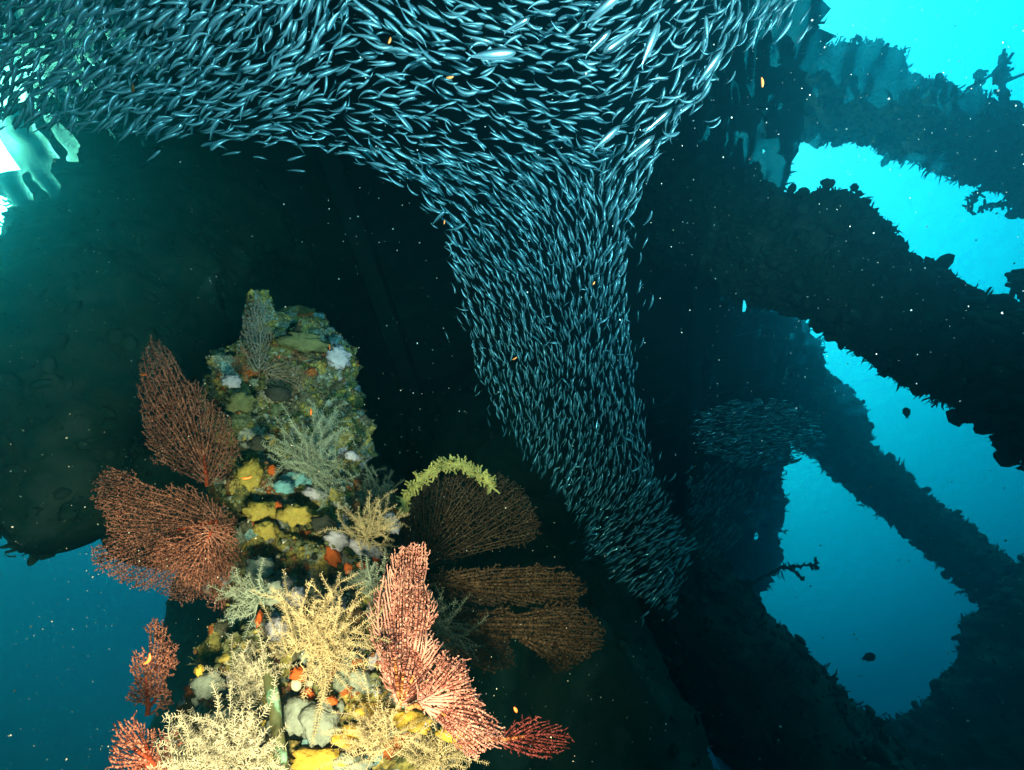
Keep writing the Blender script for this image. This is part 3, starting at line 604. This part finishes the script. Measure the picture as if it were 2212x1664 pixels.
def fish_arrays(bend, phase=0.0, rings=11, nu=10):
    """a slender silvery fish one unit long, head at +X, back at +Z, body bent sideways"""
    prof = [(a, b * 1.2, c * 1.25) for a, b, c in [(0.0, .012, .010), (.035, .035, .026), (.09, .058, .040), (.18, .078, .050), (.30, .088, .053), (.44, .084, .048), (.58, .070, .038), (.70, .050, .026), (.80, .031, .015), (.86, .022, .009), (.88, .021, .007)]]
    V = []; F = []; MI = []
    def spine(s):
        # bent centre line, s from nose (0) to tail tip (1)
        n = 12; x = y = 0.0
        for k in range(n):
            u = s * (k + .5) / n; a = bend * (u - .35) + phase * math.sin(u * 6.28) * .35; x -= math.cos(a) * s / n; y += math.sin(a) * s / n
        a = bend * (s - .35) + phase * math.sin(s * 6.28) * .35
        return np.array([x + .5, y, 0]), np.array([-math.sin(a), -math.cos(a), 0]) * -1
    for (s, hz_, hy) in prof:
        c, sd_ = spine(s)
        for k in range(nu):
            a = 2 * math.pi * k / nu
            V.append(c + sd_ * hy * math.cos(a) + np.array([0, 0, 1]) * hz_ * (math.sin(a) if math.sin(a) > 0 else 1.15 * math.sin(a)))
    for i in range(len(prof) - 1):
        for k in range(nu):
            j = (k + 1) % nu; F.append((i * nu + k, i * nu + j, (i + 1) * nu + j, (i + 1) * nu + k))
            z = math.sin(2 * math.pi * (k + .5) / nu); MI.append(0 if z > .55 else (1 if z > -.6 else 2))
    F.append(tuple(range(nu))[::-1]); MI.append(1)
    def fin(pts, th=.004):
        b = len(V); n = len(pts)
        for sg in (1, -1):
            for (s, z) in pts:
                c, sd_ = spine(s); V.append(c + sd_ * th * sg * .5 + np.array([0, 0, z]))
        F.append(tuple(range(b, b + n))); F.append(tuple(range(b + n, b + 2 * n))[::-1]); MI.extend([3, 3])
        for k in range(n):
            j = (k + 1) % n; F.append((b + j, b + k, b + n + k, b + n + j)); MI.append(3)
    fin([(.86, .0), (.90, .03), (1.0, .085), (.935, .012)]); fin([(.86, 0), (.935, -.012), (1.0, -.085), (.90, -.03)])
    fin([(.46, .078), (.50, .135), (.58, .066)]); fin([(.60, -.07), (.64, -.115), (.74, -.04)]); fin([(.26, -.095), (.33, -.135), (.33, -.09)])
    for sg in (1, -1):                      # eyes
        c, sd_ = spine(.072); b = len(V); e = c + sd_ * sg * .033 + np.array([0, 0, .012])
        for q in ((.014, 0, 0), (-.014, 0, 0), (0, 0, .014), (0, 0, -.014)): V.append(e + np.array(q))
        V.append(e + sd_ * sg * .007)
        for (i, j) in ((0, 2), (2, 1), (1, 3), (3, 0)): F.append((b + i, b + j, b + 4)); MI.append(4)
    return np.array(V), F, MI
BENDS = [(-1.9, 0), (-1.1, .1), (-.5, .2), (-.15, -.3), (.15, .3), (.5, -.2), (1.1, 0), (1.9, 0)]
def fish_mesh(arr):
    V, F, MI = arr; me = bpy.data.meshes.new('fish'); me.from_pydata([tuple(v) for v in V], [], F)
    for m in FM: me.materials.append(m)
    me.polygons.foreach_set('material_index', MI); me.polygons.foreach_set('use_smooth', [q != 3 for q in MI]); me.update(); return me
FA = [fish_arrays(*b) for b in BENDS]
FA = [(v, f, [(1, 5, 6)[k % 3] if q == 1 else q for q in mi]) for k, (v, f, mi) in enumerate(FA)]; FME = [fish_mesh(a) for a in FA]

SHOAL = [(-160, -160), (1760, -160), (1735, 0), (1690, 50), (1580, 100), (1530, 190), (1490, 245), (1440, 310), (1400, 370), (1372, 440), (1352, 560), (1356, 700), (1368, 820), (1392, 930), (1415, 1020), (1450, 1100), (1490, 1180), (1475, 1260), (1450, 1315),
         (1420, 1310), (1340, 1250), (1280, 1180), (1235, 1085), (1135, 985), (1065, 885), (1030, 780), (1000, 640), (962, 490), (905, 400), (780, 350), (690, 318), (480, 292), (250, 285), (120, 265), (-160, 250)]
# control points of the shoal: x, y, heading in the photo (degrees, up = +90), distance
CTRL = np.array([(0, 60, 38, 1.65), (0, 230, 48, 1.7), (200, 60, 38, 1.5), (250, 220, 40, 1.6), (450, 60, 45, 1.35), (450, 220, 25, 1.55), (650, 60, 70, 1.25), (650, 180, 35, 1.3), (650, 290, -8, 1.6), (850, 50, -35, 1.2), (850, 180, 15, 1.2), (850, 300, -22, 1.4),
                 (1050, 60, -15, 1.15), (1050, 180, -8, 1.15), (1050, 300, -25, 1.35), (1250, 60, 10, 1.15), (1250, 180, 8, 1.2), (1250, 300, -20, 1.4), (1430, 60, 45, 1.25), (1430, 180, 30, 1.25), (1400, 290, 45, 1.35), (1580, 60, 58, 1.35), (1500, 200, 52, 1.4), (1700, 20, 50, 1.45),
                 (960, 420, -38, 1.55), (1020, 560, -55, 1.8), (1120, 420, -40, 1.55), (1120, 560, -58, 1.75), (1240, 430, -62, 1.6), (1240, 560, -75, 1.75), (1350, 400, 62, 1.55), (1320, 560, 75, 1.75),
                 (1060, 720, -68, 2.1), (1180, 720, -72, 2.1), (1300, 720, 86, 2.05), (1080, 860, -76, 2.3), (1200, 860, -88, 2.3), (1330, 860, -82, 2.25), (1160, 980, 80, 2.45), (1280, 980, 86, 2.45), (1380, 980, -78, 2.4),
                 (1260, 1080, 70, 2.55), (1400, 1080, 65, 2.5), (1310, 1170, 42, 2.6), (1440, 1150, 30, 2.55), (1360, 1240, 35, 2.65), (1460, 1250, 60, 2.6), (1440, 1320, 62, 2.6)], float)
def field(x, y):
    w = 1 / (((CTRL[:, 0] - x) ** 2 + (CTRL[:, 1] - y) ** 2) + 900) ** 1.5; w /= w.sum()
    a = np.radians(CTRL[:, 2]) * 2; d = (CTRL[:, 3] * w).sum()
    return .5 * math.atan2((w * np.sin(a)).sum(), (w * np.cos(a)).sum()), d      # headings are mixed as undirected lines
def pose(x, y, ang, dist, length, rg, roll=None, look=None):
    v = ray(x, y); p = v * dist
    t = math.cos(ang) * CX + math.sin(ang) * CY; t = t - v * np.dot(t, v); t /= np.linalg.norm(t)
    t = t * np.array([1, 1, .55]) + v * rg.normal(0, .10); t /= np.linalg.norm(t)
    if rg.random() < .25: t = -t
    up = np.array([0, 0, 1.]) + rg.normal(0, .28, 3)
    if look is not None: up = np.cross(look, t)
    up -= t * np.dot(up, t); up /= np.linalg.norm(up); sdv = np.cross(up, t)
    return p, np.stack([t, sdv, up], 1) * length
rg = np.random.default_rng(21)
cand = []
grid = {}
def free(x, y, layer, r):
    gx_, gy_ = int(x // 40), int(y // 40)
    for i in range(gx_ - 2, gx_ + 3):
        for j in range(gy_ - 2, gy_ + 3):
            for (a, b, rr) in grid.get((i, j, layer), ()):
                if (a - x) ** 2 + (b - y) ** 2 < (.5 * (r + rr)) ** 2: return False
    grid.setdefault((gx_, gy_, layer), []).append((x, y, r)); return True
pts = sample_poly(SHOAL, 30000, rg)
pts = pts + rg.normal(0, 1, pts.shape) * (5 + 22 * (rg.random((len(pts), 1)) < .10))
for k, (x, y) in enumerate(pts):
    ang, d = field(x, y); layer = k % 5
    dd = d + (.0, .09, .19, .30, .42)[layer] * (d / 1.6) + rg.normal(0, .03)
    lpx = .078 * FPX / dd
    top = y < 330
    if not free(x, y, layer, lpx * (.59 if top else .48) * (1.0 if top and x > 700 else .84)): continue
    ang += rg.normal(0, .30 if top else .17)
    if rg.random() < .04: ang += rg.normal(0, .9)
    cand.append((x, y, ang, dd, (.052 if top else .052) * rg.uniform(.7, 1.28), int(np.clip(rg.normal(3.5, 1.9 if top else 1.3), 0, 7)), layer))
flash = [(1060, 118, 5, 1.02, .085), (1345, 85, 35, 1.08, .075), (1402, 100, 68, 1.1, .075), (1378, 322, 38, 1.22, .08), (1308, 300, 42, 1.22, .075), (1115, 55, 30, 1.05, .05), (1300, 20, 40, 1.05, .075), (1290, 95, 45, 1.1, .06), (1530, 150, 52, 1.3, .08), (1420, 262, 40, 1.25, .07)]
inframe = [c for c in cand if 5 < c[0] < 2207 and 5 < c[1] < 1659]
near = sorted([c for c in inframe if c[6] == 0 or (c[6] == 1 and c[3] < 1.35)], key=lambda c: c[3] / c[4])[:288]
nearset = set(map(id, near))
def zone(x, y, a, b):
    if y > 420: w = 'in the column'
    elif y > 290 and x > 880: w = 'on the shoulder above the column'
    elif x > 1420: w = 'on the right flank by the piles'
    else: w = ('high' if y < 110 else 'midway up' if y < 210 else 'low') + ' in the band, ' + ('far left', 'left', 'left of centre', 'centre', 'right of centre')[min(int(x // 284), 4)]
    a = math.degrees(a) % 180
    h = 'lying level' if a < 15 or a > 165 else 'slanting up right' if a < 65 else 'upright' if a < 115 else 'slanting down right'
    return ('tightly curled ', 'curved ', 'slightly bent ', 'straight ', 'straight ', 'slightly bent ', 'curved ', 'tightly curled ')[b] + 'silver fish ' + h + ', ' + w
def put_fish(p, A, vi, label, group):
    o = link('fish', FME[vi])
    o.matrix_world = Matrix(((*A[0], p[0]), (*A[1], p[1]), (*A[2], p[2]), (0, 0, 0, 1)))
    return tag(o, label, 'fish', group)
for c in near:
    p, A = pose(*c[:5], rg); put_fish(p, A, c[5], zone(c[0], c[1], c[2], c[5]), 'silver fish at the front of the shoal')
FL = ['tilted broadside in the top centre', 'in the top band right of centre', 'pointing steeply up near the top right of the shoal', 'lowest one, above the right side of the column', 'beside the lowest one above the column', 'small one near the top edge', 'cut close to the top edge', 'small one left of the two bright ones at top right', 'beside the dark pile at the right flank', 'on the right flank above the column']
for k, (x, y, a, d, l) in enumerate(flash):
    v = ray(x, y); p = v * d; h = (LAMP2 - p) / np.linalg.norm(LAMP2 - p) - v; h /= np.linalg.norm(h)
    p, A = pose(x, y, math.radians(a), d, l, rg, look=h); put_fish(p, A, 3 + k % 2, 'white flashing fish ' + FL[k], 'fish flashing white in the lamp')
def fish_mass(name, lst, label):
    VV = []; FF3 = []; FF = {}; b = 0; mi = {}
    for c in lst:
        p, A = pose(*c[:5], rg); V, F, MI = FA[c[5]]
        VV.append(V @ A.T + p)
        for f, m in zip(F, MI): FF.setdefault(len(f), []).append([q + b for q in f]); mi.setdefault(len(f), []).append(m)
        b += len(V)
    ks = sorted(FF); me = np_mesh(name, np.concatenate(VV), [np.array(FF[k]) for k in ks], FM)
    mm = np.concatenate([np.array(mi[k], np.int32) for k in ks])
    if len(mm) == len(me.polygons): me.polygons.foreach_set('material_index', mm)
    o = link(name, me); return tag(o, label, 'shoal', None, 'stuff')
rest = [c for c in cand if id(c) not in nearset]
fish_mass('fish_shoal', rest, 'dense shoal of small silver fish pouring down in a column')
print('FISH', len(near), len(rest))
far = []
for (x, y) in sample_poly([(1490, 900), (1580, 865), (1680, 860), (1760, 890), (1775, 940), (1720, 1000), (1600, 1010), (1510, 970)], 850, rg): far.append((x, y, rg.normal(.15, .2), rg.uniform(3.1, 3.7), .04 * rg.uniform(.7, 1.2), 3 + int(rg.integers(0, 2)), 0))
for (x, y) in sample_poly([(1480, 1010), (1560, 1000), (1640, 1040), (1650, 1120), (1570, 1190), (1520, 1230), (1490, 1150)], 420, rg): far.append((x, y, rg.normal(1.05, .2), rg.uniform(3.3, 3.9), .042 * rg.uniform(.7, 1.2), 2 + int(rg.integers(0, 4)), 0))
fish_mass('distant_fish_shoal', far, 'faint distant shoal of tiny fish behind the column')

# ------------------------------------------------------------------ drifting specks
M_snow = mat('marine_snow', [(0.4, (0.75, 0.72, 0.62)), (0.6, (0.6, 0.55, 0.45))], 3, 0.6, 0)
n = 5000
xy = np.stack([rg.uniform(-60, 2270, n), rg.uniform(-60, 1720, n)], 1); dd = rg.uniform(.45, 2.6, n); s = (.3 + 1.2 * rg.random(n) ** 6) * dd / FPX * 1.2
P = rays(xy) * dd[:, None]
OV = np.array([(1, 0, 0), (-1, 0, 0), (0, 1, 0), (0, -1, 0), (0, 0, 1), (0, 0, -1)], float); OF = np.array([(0, 2, 4), (2, 1, 4), (1, 3, 4), (3, 0, 4), (2, 0, 5), (1, 2, 5), (3, 1, 5), (0, 3, 5)])
V = (OV[None] * (s[:, None, None] * (0.6 + rg.random((n, 1, 3)))) + P[:, None]).reshape(-1, 3)
tag(link('marine_snow', np_mesh('marine_snow', V, (OF[None] + (np.arange(n) * 6)[:, None, None]).reshape(-1, 3), M_snow)), 'tiny pale specks drifting in the water', None, None, 'stuff')
M_orange = mat('orange_plankton', [(0.4, (0.75, 0.16, 0.03)), (0.6, (0.8, 0.26, 0.06))], 30, 0.4, 0)
def capsule(length, rad, bend):
    s_ = np.linspace(0, 1, 9); a = np.stack([(s_ - .5) * length, bend * length * (s_ - .5) ** 2 * 2, 0 * s_], 1); r_ = rad * np.sqrt(np.maximum(1 - (2 * s_ - 1) ** 2, .06)) * (1 - .35 * s_)
    V, F, _, _ = tube_body(a, r_, nu=8, nv=14, lump=.15); return V, F
for k, (x, y, a, l, w_, lab) in enumerate([(287, 190, 88, 14, 3, 'orange shrimp larva drifting among fish at the upper left'), (842, 88, 70, 12, 3, 'orange shrimp larva in the fish band left of the top centre'), (972, 168, 12, 14, 3, 'red orange shrimp larva among fish at the top centre'),
        (533, 1033, 8, 19, 3.2, 'orange larva in front of the yellow sponge on the upper post'), (310, 810, 0, 13, 2.6, 'orange larva at the left edge of the tall red sea fan'), (1647, 178, 95, 17, 3, 'orange larva before the hazy pile at the upper right'), (672, 890, 92, 13, 2.5, 'orange larva over the pale hydroid on the upper post'),
        (712, 750, 95, 12, 2.4, 'orange larva near the grey sponge at the top of the post'), (1112, 775, 30, 12, 2.2, 'orange larva on the left side of the fish column'), (604, 1048 - 278, 90, 6, 2, 'tiny orange larva on the olive growth of the post'), (1114, 1533, 120, 11, 4, 'pale orange speck in the black water right of the pink fan'), (322, 1426, 60, 20, 3.4, 'curved glowing orange larva on the small ragged red sea fan'), (1283, 612, 60, 8, 2, 'tiny orange larva in the middle of the fish column'), (960, 480, 80, 9, 1.8, 'tiny orange larva beside the left shoulder of the fish column')]):
    d = .62; V, F = capsule(l * d / FPX, w_ * d / FPX, .5 if k == 11 else .12)
    o = link('shrimp_larva', np_mesh('shrimp_larva', V, F, M_orange)); t_ = math.cos(math.radians(a)) * CX + math.sin(math.radians(a)) * CY; b_ = np.cross(-CF, t_); p = at(x, y, d)
    o.matrix_world = Matrix(((t_[0], b_[0], -CF[0], p[0]), (t_[1], b_[1], -CF[1], p[1]), (t_[2], b_[2], -CF[2], p[2]), (0, 0, 0, 1)))
    tag(o, lab, 'shrimp larva', 'orange drifting larvae')

# ------------------------------------------------------------------ twigs standing on the piles
def twig(name, label, chains, h, r, seed):
    rg = np.random.default_rng(seed); P = []; par = []; R = []
    for ch in chains:
        prev = -1
        for k in range(len(ch) - 1):
            for t_ in np.linspace(0, 1, 6, endpoint=False):
                x = ch[k][0] + (ch[k + 1][0] - ch[k][0]) * t_; y = ch[k][1] + (ch[k + 1][1] - ch[k][1]) * t_
                q = at_h(x, y, h) + rg.normal(0, .006, 3); d = np.linalg.norm(q); P.append(q); par.append(prev); R.append(r * d / FPX * rg.uniform(.7, 1.3)); prev = len(P) - 1
                for _ in range(2):
                    P.append(q + rg.normal(0, 1, 3) * r * 1.5 * d / FPX); par.append(prev); R.append(r * .4 * d / FPX)
    P = np.array(P); V, F = branch_arrays(P - P[0], np.array(par), np.array(R), 5)
    return tag(link(name, np_mesh(name, V, F, M_pile), None, P[0]), label, 'twig', 'dark twigs on the piles')
twig('encrusted_twig', 'tall forked dark twig standing on the upper right pile', [[(2172, 228), (2163, 180), (2169, 108)], [(2163, 180), (2150, 150)]], 3.8, 4.5, 1)
twig('encrusted_twig', 'short dark twig left of the forked one on the upper right pile', [[(2112, 205), (2110, 180), (2116, 155)]], 3.8, 4.5, 2)
twig('encrusted_twig', 'thin dark twig hanging under the upper right pile', [[(2122, 405), (2105, 430), (2086, 456)]], 3.8, 3.5, 3)
twig('encrusted_twig', 'crooked dark twig under the upper right pile at the right edge', [[(2200, 420), (2170, 440), (2110, 452)]], 3.8, 4, 4)
twig('encrusted_twig', 'forked dark twig jutting into the lower bright opening', [[(1560, 1300), (1630, 1256), (1685, 1228), (1720, 1224), (1762, 1220), (1766, 1208)], [(1700, 1226), (1722, 1238), (1735, 1255)], [(1750, 1222), (1768, 1228)]], 4.2, 2.6, 5)
twig('encrusted_twig', 'dark upright growth at the right edge above the shaggy pile', [[(2222, 660), (2210, 620), (2200, 590)]], 2.3, 9, 6)

# ------------------------------------------------------------------ small reef fish
RF = fish_mat('reef_fish_dark', (0.03, 0.035, 0.03), 0, .5); RY = fish_mat('reef_fish_yellow', (0.55, 0.42, 0.10), 0, .4)
def reef_fish(x, y, d, ang, l, m, label):
    V, F, MI = FA[4]; V = V * np.array([1, 1.3, 2.6]); me = bpy.data.meshes.new('reef_fish'); me.from_pydata([tuple(v) for v in V], [], F); me.materials.append(m)
    me.polygons.foreach_set('use_smooth', [q != 3 for q in MI])
    v = ray(x, y); t_ = math.cos(ang) * CX + math.sin(ang) * CY; t_ -= v * np.dot(t_, v); t_ /= np.linalg.norm(t_); u_ = np.cross(-v, t_); sd_ = np.cross(u_, t_)
    A = np.stack([t_, sd_, u_], 1) * l; p = v * d; o = link('reef_fish', me); o.matrix_world = Matrix(((*A[0], p[0]), (*A[1], p[1]), (*A[2], p[2]), (0, 0, 0, 1)))
    tag(o, label, 'reef fish', 'small reef fish near the piles')
reef_fish(1958, 893, 3.4, 1.7, .062, RF, 'small dark reef fish below the shaggy pile against bright water')
reef_fish(1875, 1420, 4.2, .3, .085, RF, 'dark round reef fish in the lower bright opening')
reef_fish(2138, 852, 2.9, -.7, .075, RY, 'yellowish reef fish against the shaggy pile near the right edge')
